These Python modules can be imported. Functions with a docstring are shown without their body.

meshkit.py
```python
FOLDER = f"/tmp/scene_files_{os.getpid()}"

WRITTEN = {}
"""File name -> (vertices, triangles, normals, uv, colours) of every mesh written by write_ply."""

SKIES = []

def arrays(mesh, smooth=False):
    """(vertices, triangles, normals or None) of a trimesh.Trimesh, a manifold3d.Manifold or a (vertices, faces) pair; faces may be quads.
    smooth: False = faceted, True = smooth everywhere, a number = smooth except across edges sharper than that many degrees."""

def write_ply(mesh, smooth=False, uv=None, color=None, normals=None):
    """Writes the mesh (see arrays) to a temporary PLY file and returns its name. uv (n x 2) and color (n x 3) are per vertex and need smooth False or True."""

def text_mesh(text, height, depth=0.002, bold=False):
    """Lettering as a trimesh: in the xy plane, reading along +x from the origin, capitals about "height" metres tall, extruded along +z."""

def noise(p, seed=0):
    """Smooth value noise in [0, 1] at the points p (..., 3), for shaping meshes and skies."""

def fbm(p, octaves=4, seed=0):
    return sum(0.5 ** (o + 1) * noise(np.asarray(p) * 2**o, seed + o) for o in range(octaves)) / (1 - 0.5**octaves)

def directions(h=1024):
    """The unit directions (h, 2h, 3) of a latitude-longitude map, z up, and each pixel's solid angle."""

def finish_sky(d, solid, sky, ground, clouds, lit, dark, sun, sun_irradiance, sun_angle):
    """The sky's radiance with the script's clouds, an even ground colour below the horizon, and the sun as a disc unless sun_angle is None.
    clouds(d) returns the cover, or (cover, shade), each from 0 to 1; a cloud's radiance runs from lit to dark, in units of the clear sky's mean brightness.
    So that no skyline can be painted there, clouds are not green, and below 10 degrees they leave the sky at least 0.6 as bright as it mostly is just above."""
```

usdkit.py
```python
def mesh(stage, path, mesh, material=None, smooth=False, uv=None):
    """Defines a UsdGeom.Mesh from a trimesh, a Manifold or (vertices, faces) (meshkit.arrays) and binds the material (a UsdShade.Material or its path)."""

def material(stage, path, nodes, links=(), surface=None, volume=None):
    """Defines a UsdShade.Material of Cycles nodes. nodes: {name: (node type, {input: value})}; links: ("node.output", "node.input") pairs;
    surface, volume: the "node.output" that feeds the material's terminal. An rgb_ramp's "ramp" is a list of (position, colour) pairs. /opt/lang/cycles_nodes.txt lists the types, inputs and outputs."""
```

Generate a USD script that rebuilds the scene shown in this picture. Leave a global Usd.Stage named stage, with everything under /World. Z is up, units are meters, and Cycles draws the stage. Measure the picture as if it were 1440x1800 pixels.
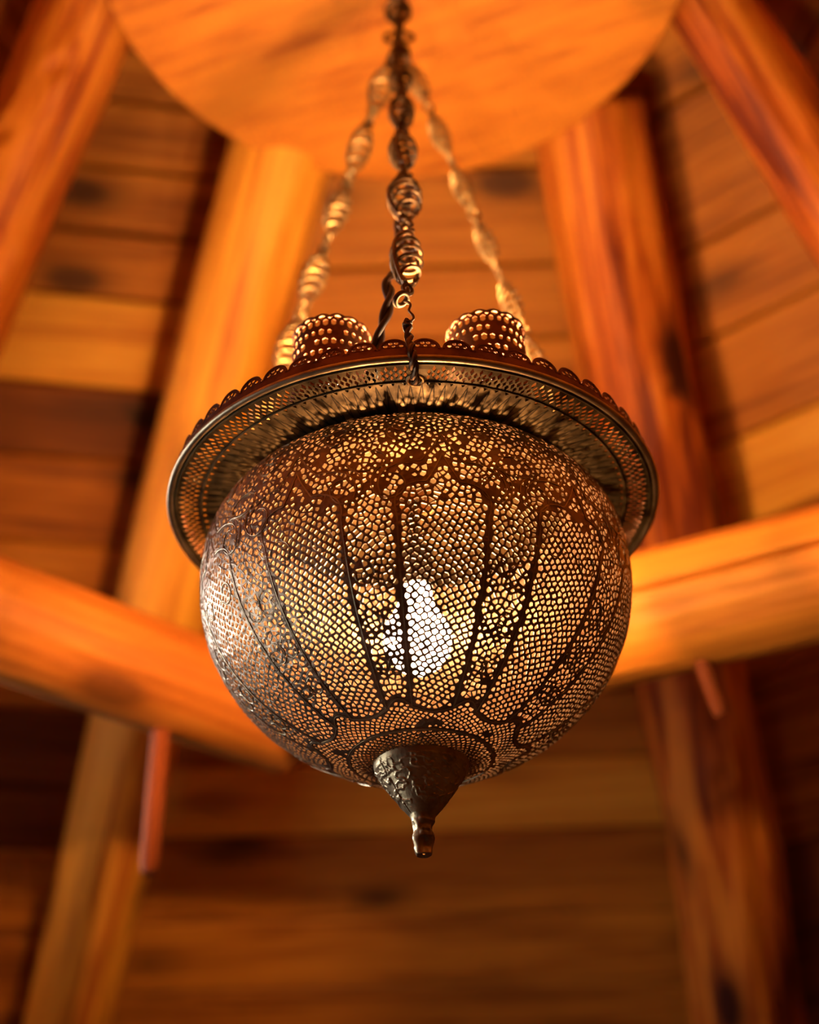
import math, numpy as np, trimesh, usdkit, meshkit
from pxr import Usd, UsdGeom, UsdLux, UsdShade, Gf, Sdf, Vt
from shapely.geometry import Polygon, Point, box as sbox, LineString
from shapely import union_all
from scipy.spatial import SphericalVoronoi, cKDTree, HalfspaceIntersection, ConvexHull

stage = Usd.Stage.CreateInMemory()
UsdGeom.SetStageUpAxis(stage, UsdGeom.Tokens.z)
UsdGeom.SetStageMetersPerUnit(stage, 1.0)
UsdGeom.Xform.Define(stage, '/World')
UsdGeom.Scope.Define(stage, '/World/Looks')
PI = math.pi
rng = np.random.default_rng(7)

# ---------------------------------------------------------------- camera (40 mm lens, looking up at the lamp)
PITCH, ROLL = 0.5962, -0.0289
cam = UsdGeom.Camera.Define(stage, '/World/camera')
R_ = np.array([1, 0, 0.]); F_ = np.array([0, math.cos(PITCH), math.sin(PITCH)]); U_ = np.array([0, -math.sin(PITCH), math.cos(PITCH)])
cr, sr = math.cos(ROLL), math.sin(ROLL)
rx, ux = cr * R_ + sr * U_, -sr * R_ + cr * U_
cam.AddTransformOp().Set(Gf.Matrix4d(*rx, 0, *ux, 0, *(-F_), 0, 0, 0, 0, 1))
cam.CreateFocalLengthAttr(40.0); cam.CreateHorizontalApertureAttr(24.0); cam.CreateVerticalApertureAttr(30.0)
cam.CreateFStopAttr(1.9); cam.CreateFocusDistanceAttr(1.065); cam.CreateClippingRangeAttr(Gf.Vec2f(0.01, 100))
cam.CreateExposureAttr(0.0)

# ---------------------------------------------------------------- light levels
BULB_WARM = (1.0, 0.50, 0.17)       # small filament bulbs of the lamp
GLOBE_BULB, CUP_BULB, TOP_BULB = 330.0, 1500.0, 2650.0
DAY, DAY_SIDE = 46.0, 8.0
dome = UsdLux.DomeLight.Define(stage, '/World/sky')
dome.CreateIntensityAttr(0.02); dome.CreateColorAttr(Gf.Vec3f(0.55, 0.7, 1.0))
win_light = UsdLux.RectLight.Define(stage, '/World/window_daylight'); side_light = UsdLux.RectLight.Define(stage, '/World/side_window_daylight')

# ---------------------------------------------------------------- helpers
used = {}
def numbered(path):
    n = used.get(path, -1) + 1; used[path] = n
    return path if n == 0 else f'{path}_{n:03d}'
def tag(prim, label=None, cat=None, group=None, kind=None):
    for k, v in (('label', label), ('category', cat), ('group', group), ('kind', kind)):
        if v: prim.SetCustomDataByKey(k, v)
    return prim
def thing(name, label=None, cat=None, group=None, kind=None, m=None):
    x = UsdGeom.Xform.Define(stage, numbered('/World/' + name))
    if m is not None: x.AddTransformOp().Set(Gf.Matrix4d(*np.asarray(m, float).T.ravel()))
    return tag(x.GetPrim(), label, cat, group, kind)
def obj(name, mesh, mat, parent=None, smooth=False, m=None, label=None, kind=None):
    base = '/World/' if parent is None else str(parent.GetPath()) + '/'
    g = usdkit.mesh(stage, numbered(base + name), mesh, '/World/Looks/' + mat, smooth=smooth)
    if m is not None: g.AddTransformOp().Set(Gf.Matrix4d(*np.asarray(m, float).T.ravel()))
    return tag(g.GetPrim(), label, kind=kind)
def frame(o, x, z):
    x = np.asarray(x, float); x /= np.linalg.norm(x); z = np.asarray(z, float); z = z - x * (z @ x); z /= np.linalg.norm(z)
    M = np.eye(4); M[:3, 0], M[:3, 1], M[:3, 2], M[:3, 3] = x, np.cross(z, x), z, o
    return M
def join(ms): return trimesh.util.concatenate(ms)
def tube(P, r, n=8, caps=True):
    P = np.asarray(P, float); r = np.broadcast_to(np.asarray(r, float), len(P))
    T = np.gradient(P, axis=0); T /= np.linalg.norm(T, axis=1)[:, None]
    N = np.zeros_like(P); a = np.eye(3)[np.argmin(abs(T[0]))]; v = np.cross(T[0], a); N[0] = v / np.linalg.norm(v)
    for i in range(1, len(P)):
        v = N[i-1] - T[i] * (N[i-1] @ T[i]); N[i] = v / np.linalg.norm(v)
    B = np.cross(T, N); t = np.linspace(0, 2*PI, n, endpoint=False)
    V = (P[:, None] + r[:, None, None] * (np.cos(t)[None, :, None] * N[:, None] + np.sin(t)[None, :, None] * B[:, None])).reshape(-1, 3)
    i, j = np.meshgrid(np.arange(len(P)-1), np.arange(n), indexing='ij'); k = (j+1) % n
    Q = np.stack([i*n+j, i*n+k, (i+1)*n+k, (i+1)*n+j], -1).reshape(-1, 4)
    F = np.vstack([Q[:, [0, 1, 2]], Q[:, [0, 2, 3]]])
    if caps:
        V = np.vstack([V, P[:1], P[-1:]]); c0, c1 = len(V)-2, len(V)-1; j = np.arange(n); k = (j+1) % n; L = (len(P)-1)*n
        F = np.vstack([F, np.stack([k, j, 0*j+c0], 1), np.stack([L+j, L+k, 0*j+c1], 1)])
    return trimesh.Trimesh(V, F, process=False)
def ring_tube(c, r, w, x, y, n=28, m=8):
    t = np.linspace(0, 2*PI, n+1)
    return tube(np.asarray(c) + r*np.cos(t)[:, None]*np.asarray(x) + r*np.sin(t)[:, None]*np.asarray(y), w, m, caps=False)
def lathe(rz, n=96, closed=False):
    rz = np.asarray(rz, float); t = np.linspace(0, 2*PI, n, endpoint=False)
    V = np.stack([rz[:, 0, None]*np.cos(t), rz[:, 0, None]*np.sin(t), rz[:, 1, None] + 0*t], -1).reshape(-1, 3)
    m = len(rz); I = np.arange(m if closed else m-1); i, j = np.meshgrid(I, np.arange(n), indexing='ij'); i2, k = (i+1) % m, (j+1) % n
    Q = np.stack([i*n+j, i*n+k, i2*n+k, i2*n+j], -1).reshape(-1, 4)
    return trimesh.Trimesh(V, np.vstack([Q[:, [0, 1, 2]], Q[:, [0, 2, 3]]]), process=False)

# ---------------------------------------------------------------- materials
def mat(name, nodes, links, surface='p.BSDF', volume=None):
    usdkit.material(stage, '/World/Looks/' + name, nodes, links, surface=surface, volume=volume)
def wood(name, dark, mid, light, along=1.3, across=17.0, knots=1.0, rough=0.62, streak=0.5, cut=(0.40, 0.49, 0.60)):
    dark, mid, light = (tuple(np.array(c)*(1.0, 0.88, 0.26)) for c in (dark, mid, light))
    """Sawn or peeled pine: grain runs along local x; every piece shifts its grain by its own random number."""
    n = {'tc': ('texture_coordinate', {}), 'oi': ('object_info', {}),
         'off': ('vector_math', {'math_type': 'scale', 'vector1': (37.0, 11.0, 23.0)}),
         'add': ('vector_math', {'math_type': 'add'}),
         'st': ('vector_math', {'math_type': 'multiply', 'vector2': (along, across, across)}),
         'big': ('noise_texture', {'scale': 1.0, 'detail': 3.0, 'roughness': 0.55, 'distortion': 0.6}),
         'fst': ('vector_math', {'math_type': 'multiply', 'vector2': (along*3.2, across*6.5, across*6.5)}),
         'fine': ('noise_texture', {'scale': 1.0, 'detail': 4.0, 'roughness': 0.6, 'distortion': 0.3}),
         'kst': ('vector_math', {'math_type': 'multiply', 'vector2': (4.0, 9.0, 9.0)}),
         'kv': ('voronoi_texture', {'scale': 1.0, 'feature': 'f1', 'randomness': 1.0}),
         'kr': ('rgb_ramp', {'ramp': [(0.0, (1, 1, 1)), (0.14, (0.95, 0.95, 0.95)), (0.26, (0.35, 0.35, 0.35)), (0.42, (0, 0, 0)), (1.0, (0, 0, 0))]}),
         'kpick': ('math', {'math_type': 'greater_than', 'value2': 0.62}), 'ksep': ('separate_color', {}),
         'kmul': ('math', {'math_type': 'multiply'}), 'kgain': ('math', {'math_type': 'multiply', 'value2': knots}),
         'mixf': ('math', {'math_type': 'multiply_add', 'value2': streak, 'value3': 0.0}),
         'summ': ('math', {'math_type': 'multiply_add', 'value2': 1.0 - streak}),
         'ramp': ('rgb_ramp', {'ramp': [(0.0, dark), (cut[0], dark), (cut[1], mid), (cut[2], light), (1.0, light)]}),
         'knot': ('mix_color', {'blend_type': 'mix', 'b': tuple(0.32*np.array(dark))}),
         'bump': ('bump', {'strength': 0.25, 'distance': 0.002}),
         'p': ('principled_bsdf', {'roughness': rough, 'specular_ior_level': 0.3})}
    l = [('oi.random', 'off.scale'), ('tc.object', 'add.vector1'), ('off.vector', 'add.vector2'),
         ('add.vector', 'st.vector1'), ('add.vector', 'fst.vector1'), ('add.vector', 'kst.vector1'),
         ('st.vector', 'big.vector'), ('fst.vector', 'fine.vector'), ('kst.vector', 'kv.vector'),
         ('kv.distance', 'kr.fac'), ('kv.color', 'ksep.color'), ('ksep.r', 'kpick.value1'),
         ('kr.color', 'kmul.value1'), ('kpick.value', 'kmul.value2'), ('kmul.value', 'kgain.value1'),
         ('big.fac', 'mixf.value1'), ('fine.fac', 'summ.value1'), ('mixf.value', 'summ.value3'), ('summ.value', 'ramp.fac'),
         ('ramp.color', 'knot.a'), ('kgain.value', 'knot.fac'), ('knot.result', 'p.base_color'),
         ('fine.fac', 'bump.height'), ('bump.normal', 'p.normal')]
    mat(name, n, l)
wood('pine_honey', (0.26, 0.085, 0.020), (0.44, 0.165, 0.045), (0.56, 0.235, 0.07))
wood('pine_pale', (0.60, 0.25, 0.07), (0.76, 0.38, 0.12), (0.84, 0.47, 0.17), knots=0.5)
wood('pine_brown', (0.17, 0.048, 0.012), (0.33, 0.108, 0.026), (0.47, 0.175, 0.045))
wood('pine_dark', (0.085, 0.024, 0.008), (0.15, 0.042, 0.013), (0.22, 0.070, 0.02))
wood('log_streaked', (0.15, 0.024, 0.008), (0.47, 0.122, 0.034), (0.70, 0.265, 0.08), along=1.3, across=12.0, knots=1.2, streak=0.6, cut=(0.41, 0.485, 0.56))
wood('log_pale', (0.46, 0.15, 0.045), (0.76, 0.36, 0.11), (0.86, 0.46, 0.16), along=1.0, across=12.0, knots=0.8)
wood('log_brown', (0.34, 0.10, 0.022), (0.58, 0.21, 0.05), (0.68, 0.29, 0.08), along=1.0, across=14.0, knots=1.0)
wood('beam_honey', (0.54, 0.18, 0.045), (0.67, 0.25, 0.07), (0.75, 0.30, 0.09), along=1.0, across=12.0, knots=0.9)
wood('beam_amber', (0.31, 0.092, 0.028), (0.42, 0.14, 0.048), (0.49, 0.18, 0.065), along=1.0, across=12.0, knots=0.9)
wood('hub_wood', (0.34, 0.10, 0.035), (0.52, 0.185, 0.06), (0.62, 0.24, 0.075), along=2.2, across=9.0, knots=0.0, streak=0.4)
wood('peg_red', (0.15, 0.032, 0.010), (0.19, 0.042, 0.014), (0.22, 0.05, 0.02), along=2.0, across=30.0, knots=0.0, rough=0.9)
def metal(name, base, dirt, rough, amount, bump=0.25, scale=160.0):
    mat(name, {'tc': ('texture_coordinate', {}),
               'n': ('noise_texture', {'scale': scale*0.28, 'detail': 5.0, 'roughness': 0.6}), 'r': ('rgb_ramp', {'ramp': [(0.0, (0, 0, 0)), (0.42, (0, 0, 0)), (0.62, (1, 1, 1)), (1.0, (1, 1, 1))]}),
               'am': ('math', {'math_type': 'multiply', 'value2': amount}),
               'c': ('mix_color', {'blend_type': 'mix', 'a': base, 'b': dirt}),
               'f': ('noise_texture', {'scale': scale*2.2, 'detail': 3.0}), 'b': ('bump', {'strength': bump, 'distance': 0.0006}),
               'rr': ('math', {'math_type': 'multiply_add', 'value2': 0.22, 'value3': rough}),
               'p': ('principled_bsdf', {'metallic': 1.0})},
        [('tc.object', 'n.vector'), ('tc.object', 'f.vector'), ('n.fac', 'r.fac'), ('r.color', 'am.value1'), ('am.value', 'c.fac'),
         ('c.result', 'p.base_color'), ('f.fac', 'b.height'), ('b.normal', 'p.normal'), ('n.fac', 'rr.value1'), ('rr.value', 'p.roughness')])
metal('brass_pierced', (0.36, 0.255, 0.16), (0.17, 0.112, 0.066), 0.34, 0.75)
metal('brass_ornament', (0.50, 0.39, 0.23), (0.24, 0.17, 0.09), 0.28, 0.6)
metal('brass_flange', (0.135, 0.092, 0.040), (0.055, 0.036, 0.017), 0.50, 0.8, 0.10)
metal('brass_collar', (0.20, 0.075, 0.035), (0.07, 0.025, 0.014), 0.40, 0.7)
metal('bronze_cone', (0.40, 0.30, 0.16), (0.15, 0.10, 0.05), 0.30, 0.8, 0.5, 110)
metal('iron_wire', (0.17, 0.10, 0.05), (0.06, 0.032, 0.018), 0.36, 0.8)
metal('brass_chain', (0.45, 0.30, 0.13), (0.2, 0.11, 0.05), 0.42, 0.8)
metal('patina', (0.035, 0.026, 0.015), (0.02, 0.015, 0.01), 0.55, 0.5)
mat('cord_brown', {'p': ('principled_bsdf', {'base_color': (0.035, 0.014, 0.008), 'roughness': 0.45})}, [])
mat('socket_dark', {'p': ('principled_bsdf', {'base_color': (0.02, 0.015, 0.012), 'roughness': 0.4})}, [])
def emitter(name, strength, color=BULB_WARM):
    mat(name, {'e': ('emission', {'color': color, 'strength': strength})}, [], surface='e.emission')
emitter('frosted_bulb', GLOBE_BULB, (1.0, 0.54, 0.25)); emitter('cup_filament', CUP_BULB, (1.0, 0.70, 0.36)); emitter('top_filament', TOP_BULB)
mat('window_glass', {'t': ('transparent_bsdf', {'color': (0.96, 0.98, 1.0)}), 'g': ('glossy_bsdf', {'roughness': 0.02}), 'f': ('fresnel', {'IOR': 1.45}), 'm': ('mix_closure', {})},
    [('f.fac', 'm.fac'), ('t.BSDF', 'm.closure1'), ('g.BSDF', 'm.closure2')], surface='m.closure')
mat('plank_floor', {'p': ('principled_bsdf', {'base_color': (0.16, 0.07, 0.03), 'roughness': 0.6})}, [])

# ---------------------------------------------------------------- the timber room: a many-sided roof round the lamp's axis
AX, AY = 0.0036, 1.0217                     # the lamp's axis
ax = lambda a, s=1.0: np.array([math.cos(math.radians(a)), math.sin(math.radians(a)), s])
# inner faces of the roof: normal . point = c
RS, RP = 1.055, 1.112
FACETS = {'back': (ax(90), 2.93*RP), 'back_left': (ax(101), 2.98*RP), 'left': (ax(150, 0.988), 2.665*RP), 'back_right': (ax(52), 2.76*RP), 'right': (ax(10, 0.893), 2.03*RP)}
for nm, a in (('front_left', 236), ('front', 280), ('front_right', 326)):
    n = ax(a); FACETS[nm] = (n, n[0]*AX + n[1]*AY + 2.15)
n = ax(184, 0.02); FACETS['window'] = (n, n[0]*AX + n[1]*AY + 1.55)
ZE, ZF, ZT = -0.35, -1.30, 1.86             # eaves, floor, top
def roof_poly(off):
    hs = [np.r_[n/np.linalg.norm(n), -c/np.linalg.norm(n) - off] for n, c in FACETS.values()] + [np.array([0, 0, 1, -ZT]), np.array([0, 0, -1, ZE])]
    hi = HalfspaceIntersection(np.array(hs), np.array([AX, AY, 0.6]))
    return hi.intersections
def facet_mesh(key, off=0.03, thick=0.03, hole=None):
    n, c = FACETS[key]; L = np.linalg.norm(n); nn = n/L
    V = roof_poly(off); V = V[abs(V @ nn - c/L - off) < 1e-6]
    o = V.mean(0); M = frame(o, [-nn[1], nn[0], 0], nn)
    q = (V - o) @ M[:3, :2]; h = Polygon(q[ConvexHull(q).vertices])
    if hole is not None: h = h.difference(sbox(*hole))
    return trimesh.creation.extrude_polygon(h, thick), M
def plank_mesh(x0, x1, w, th, cham=0.004):
    p = Polygon([(-w/2, 0), (-w/2, -th+cham), (-w/2+cham, -th), (w/2-cham, -th), (w/2, -th+cham), (w/2, 0)])
    m = trimesh.creation.extrude_polygon(p, x1-x0)      # local: x,y = profile, z = length
    v = m.vertices; m.vertices = np.c_[v[:, 2] + x0, v[:, 0], v[:, 1]]
    m.invert() if m.volume < 0 else None
    return m
def bay(key, joints, ends, tones, label, hole=None):
    """One bay of the ceiling: a backing board and its planks, each plank level and running from rafter to rafter."""
    n, c = FACETS[key]; t = np.array([-n[1], n[0], 0]) / np.hypot(n[0], n[1]); nn = n/np.linalg.norm(n)
    top = thing('ceiling', label, kind='structure'); joints = [j*RP if j > 0.3 else j for j in joints]
    b, M = facet_mesh(key, 0.032, hole=hole); obj('backing_board', b, 'pine_dark', top, m=M)
    for k in range(len(joints)-1):
        za, zb = joints[k], joints[k+1]; zm = (za+zb)/2
        s0, s1 = sorted(ends(zm, t)); xy = n[:2]/np.hypot(*n[:2]); d = (c - n[2]*zm)/np.hypot(*n[:2])
        o = np.array([*(xy*d), zm]); w = (za-zb)*np.linalg.norm(n)/np.hypot(n[0], n[1])
        lift = rng.uniform(-0.002, 0.003)
        M = frame(o + t*(s0+s1)/2 + nn*(0.022+lift), t, nn); Lh = abs(s1-s0)/2
        obj('plank', plank_mesh(-Lh, Lh, w-0.004, 0.022), tones[k % len(tones)], top, m=M)
    return top
# rafters: centre lines (upper end, lower end)
def line(a, b, up=0.05, down=1.2):
    a, b = np.array(a)*RS, np.array(b)*RS; u = (b-a)/np.linalg.norm(b-a); return np.array([a-u*up, b+u*down])
RL = line((-0.175, 1.336, 1.514), (-0.585, 2.282, 0.568)); RR = line((0.286, 1.317, 1.533), (0.522, 2.307, 0.543))
RFL = line((-0.431, 1.185, 1.644), (-0.63, 1.445, 1.352), 0.14, 1.5); RFR = line((0.451, 1.146, 1.479), (0.538, 1.233, 1.357), 0.12, 1.7)
def at_z(r, z): return r[0] + (r[1]-r[0]) * ((z-r[0][2])/(r[1][2]-r[0][2]))
def between(ra, rb): return lambda z, t: (at_z(ra*RP/RS, z) @ t, at_z(rb*RP/RS, z) @ t)
H, P_, B_, D_ = 'pine_honey', 'pine_pale', 'pine_brown', 'pine_dark'
bay('back_left', [1.70, 1.623, 1.555, 1.489, 1.421, 1.325, 1.248, 1.152, 1.06, 0.96, 0.87, 0.794, 0.686, 0.586, 0.48, 0.37, 0.26, 0.15, 0.04, -0.06, -0.17, -0.28],
    between(RFL, RL), [H, H, H, H, P_, D_, B_, H, B_, D_, D_, H, B_, B_, H, B_, H, B_, B_, H, B_], 'plank ceiling bay left of the pale rafter, with one dark brown board')
bay('back', [1.70, 1.61, 1.547, 1.447, 1.37, 1.291, 1.21, 1.127, 1.049, 0.973, 0.896, 0.81, 0.708, 0.619, 0.512, 0.41, 0.30, 0.19, 0.08, -0.04, -0.16, -0.28],
    between(RL, RR), [H, H, H, H, H, H, H, H, B_, H, P_, H, H, H, H, B_, H, B_, H, B_, B_], 'plank ceiling bay directly behind the lamp, between the two middle rafters')
bay('back_right', [1.64, 1.53, 1.394, 1.305, 1.20, 1.11, 1.02, 0.93, 0.845, 0.76, 0.66, 0.56, 0.46, 0.36, 0.25, 0.14, 0.03, -0.08, -0.18, -0.28],
    between(RR, RFR), [H, H, H, H, P_, H, H, B_, H, D_, D_, D_, B_, D_, B_, H, B_, H, B_], 'plank ceiling bay at right whose boards run steeply up toward the camera')
def spread(key, lo, hi): return lambda z, t: (lo, hi)
def side_bay(key, ra, other, label, hole=None):
    n, c = FACETS[key]
    def ends(z, t):
        s = at_z(ra*RP/RS, z) @ t; n2, c2 = FACETS[other]
        xy = n[:2]/np.hypot(*n[:2]); d = (c - n[2]*z)/np.hypot(*n[:2])
        e = ((c2 - n2[2]*z) - n2[:2] @ (xy*d)) / (n2 @ t)
        return s, e
    js = np.arange(1.70, -0.3, -0.115)
    return bay(key, list(js if hole is None else js[:3]), ends, [H, B_, H, H, B_], label, hole)
side_bay('right', RFR, 'front_right', 'plank ceiling bay at the far right edge beyond the outermost rafter')
def window(key, centre, half, light, power, bar=True):
    """An opening in a roof side with its frame, pane and the daylight that falls in."""
    n, c = FACETS[key]; L = np.linalg.norm(n); off = 0.032 if key == 'left' else 0.0
    _, M = facet_mesh(key, off); q = np.linalg.inv(M) @ np.array([*centre, 1]); cx, cy = q[:2]
    hole = (cx-half[0], cy-half[1], cx+half[0], cy+half[1]); fr = sbox(*hole)
    w = thing('window_2' if 'window_1' in str(list(used)) else 'window_1', 'small roof window in the boarded slope out of view at left', kind='structure', m=M)
    obj('window_frame', trimesh.creation.extrude_polygon(fr.difference(fr.buffer(-0.035, join_style=2)).union(sbox(cx-0.012, hole[1], cx+0.012, hole[3])), 0.05), 'pine_brown', w)
    pane = trimesh.creation.extrude_polygon(fr.buffer(-0.034, join_style=2), 0.004); pane.apply_translation([0, 0, 0.02]); obj('pane', pane, 'window_glass', w)
    light.CreateWidthAttr(half[0]*2.3); light.CreateHeightAttr(half[1]*2.3); light.CreateIntensityAttr(power); light.CreateColorAttr(Gf.Vec3f(0.90, 0.95, 1.0))
    LM = M.copy(); LM[:3, 3] = (M @ np.array([cx, cy, 0.15, 1]))[:3]; light.AddTransformOp().Set(Gf.Matrix4d(*LM.T.ravel()))
    return hole
hl = window('left', (-1.36, 1.70, 0.88), (0.30, 0.34), win_light, DAY)
side_bay('left', RFL, 'window', 'plank ceiling bay at the far left edge beyond the knotty rafter', hl)
hs_ = window('window', (-1.55, 1.15, 0.20), (0.30, 0.42), side_light, DAY_SIDE)
b, M = facet_mesh('window', 0.0, 0.05, hole=hs_); obj('ceiling', b, 'pine_honey', m=M, kind='structure', label='boarded gable side out of view at left')
for k in ('front_left', 'front', 'front_right'):
    b, M = facet_mesh(k, 0.0, 0.05); g = obj('ceiling', b, 'pine_honey', m=M, kind='structure', label='boarded ceiling side behind the camera')
# low wall under the eaves, and the floor
V = roof_poly(0.03); low = V[abs(V[:, 2]-ZE) < 1e-6][:, :2]; hull = Polygon(low[ConvexHull(low).vertices])
wall = trimesh.creation.extrude_polygon(hull.buffer(0.08, join_style=2).difference(hull.buffer(-0.01, join_style=2)), ZE-ZF+0.03); wall.apply_translation([0, 0, ZF])
obj('wall_back', wall, 'pine_brown', kind='structure', label='low boarded wall all round below the roof')
fl = trimesh.creation.extrude_polygon(hull.buffer(0.08), 0.05); fl.apply_translation([0, 0, ZF-0.05]); obj('floor', fl, 'plank_floor', kind='structure', label='brown wooden floor')
cp, M = None, None
Vt_ = V[abs(V[:, 2]-ZT) < 1e-6][:, :2]; capm = trimesh.creation.extrude_polygon(Polygon(Vt_[ConvexHull(Vt_).vertices]).buffer(0.05), 0.05); capm.apply_translation([0, 0, ZT]); obj('ceiling', capm, 'pine_dark', kind='structure', label='dark boards closing the roof above the round hub')

# ---------------------------------------------------------------- rafters, hub disc, collar beams, pegs
def log_mesh(L, r, seed, rough=0.10, taper=0.0, knots=(), n=44, m=150):
    """A peeled log along local x, 0..L: ridges along the grain, swellings and hollow knots."""
    u = np.linspace(0, L, m); t = np.linspace(0, 2*PI, n, endpoint=False)
    U, T = np.meshgrid(u, t, indexing='ij'); c, s = np.cos(T), np.sin(T)
    a = meshkit.fbm(np.stack([U*5, c*1.3+9, s*1.3+5], -1), 3, seed) - 0.5
    b = meshkit.fbm(np.stack([U*3.2, c*4.5+3, s*4.5+7], -1), 3, seed+9) - 0.5
    rr = r*(1 - taper*U/L) * (1 + rough*(1.1*a + 1.3*b))
    for (ku, kt, kr, kd) in knots:
        d2 = ((U-ku)/(kr*1.7))**2 + (((T-kt+PI) % (2*PI)-PI)*r/kr)**2
        rr += kd*np.exp(-d2) - 1.5*kd*np.exp(-d2*5)
    wob = 0.10*r*np.stack([np.sin(u*3+seed), np.cos(u*2.3+seed*2)], -1)
    V = np.stack([U, rr*c + wob[:, :1], rr*s + wob[:, 1:]], -1).reshape(-1, 3)
    i, j = np.meshgrid(np.arange(m-1), np.arange(n), indexing='ij'); k = (j+1) % n
    Q = np.stack([i*n+j, i*n+k, (i+1)*n+k, (i+1)*n+j], -1).reshape(-1, 4)
    V = np.vstack([V, [[0, *wob[0]], [L, *wob[-1]]]]); j = np.arange(n); k = (j+1) % n
    F = np.vstack([Q[:, [0, 1, 2]], Q[:, [0, 2, 3]], np.stack([k, j, 0*j+m*n], 1), np.stack([(m-1)*n+j, (m-1)*n+k, 0*j+m*n+1], 1)])
    tm = trimesh.Trimesh(V, F, process=False)
    if tm.volume < 0: tm.invert()
    return tm
def rafter(ab, r0, seed, matn, label, rough, knots=(), taper=0.0, up=(0, -1, -1)):
    a, b = ab; r = r0*RS; L = np.linalg.norm(b-a); M = frame(a, b-a, up)
    o = thing('rafter', label, 'rafter', m=M)
    obj('log', log_mesh(L, r, seed, rough, taper, knots), matn, o, smooth=True)
    return o
rafter(RL, 0.074, 3, 'log_pale', 'pale peeled log rafter just left of the lamp, its left edge in deep shadow', 0.10, [(0.36, 2.2, 0.018, 0.010), (1.35, 1.2, 0.016, 0.006)], taper=0.10)
rafter(RR, 0.080, 11, 'log_streaked', 'streaky reddish log rafter just right of the lamp with long dark scars', 0.20, [(0.45, 1.2, 0.02, 0.014), (0.75, 1.8, 0.022, 0.016), (1.05, 1.5, 0.02, 0.014)], taper=-0.14)
rafter(RFL, 0.066, 23, 'log_streaked', 'heavily knotted rough log rafter crossing the upper left corner', 0.26, [(0.22, 1.4, 0.022, 0.02), (0.34, 1.9, 0.024, 0.02), (0.5, 1.0, 0.02, 0.018)])
rafter(RFR, 0.056, 31, 'log_streaked', 'wavy orange log rafter crossing the upper right corner', 0.20, [(0.5, 1.5, 0.03, 0.018), (0.66, 2.0, 0.024, 0.014)], taper=-0.35)
hub = thing('hub_disc', 'round wooden hub disc at the top of the roof from which the lamp hangs', 'wooden disc', m=frame((AX, AY, 1.551), (0.94, -0.34, 0), (0, 0, 1)))
hd = lathe([(0.0001, 0), (0.378, 0), (0.384, 0.004), (0.386, 0.012), (0.386, 0.10), (0.0001, 0.10)], 160); obj('disc', hd, 'hub_wood', hub, smooth=25)
def beam(a, b, r, seed, matn, label, crack=None):
    a, b = np.array(a), np.array(b); L = np.linalg.norm(b-a); M = frame(a, b-a, (0, 0, 1))
    o = thing('collar_beam', label, 'beam', m=M)
    m = log_mesh(L, r, seed, 0.05, 0.0, [], n=120 if crack is None else 360)
    v = m.vertices.copy(); ang = np.arctan2(v[:, 2], v[:, 1]); rad = np.hypot(v[:, 1], v[:, 2])
    if crack is not None:
        d = (ang - crack + PI) % (2*PI) - PI; k = 1 - 0.55*np.exp(-(d/0.026)**2)*(0.5 + 0.5*np.clip(v[:, 0]*3, 0, 1)); v[:, 1] *= k; v[:, 2] *= k
    m.vertices = v; obj('log', m, matn, o, smooth=40)
    return o
CORNER = np.array([-0.2106, 1.7471, 0.843]); EL = np.array([-0.5043, 1.4456, 0.843]); ER = np.array([0.4895, 1.4099, 0.843])
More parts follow.
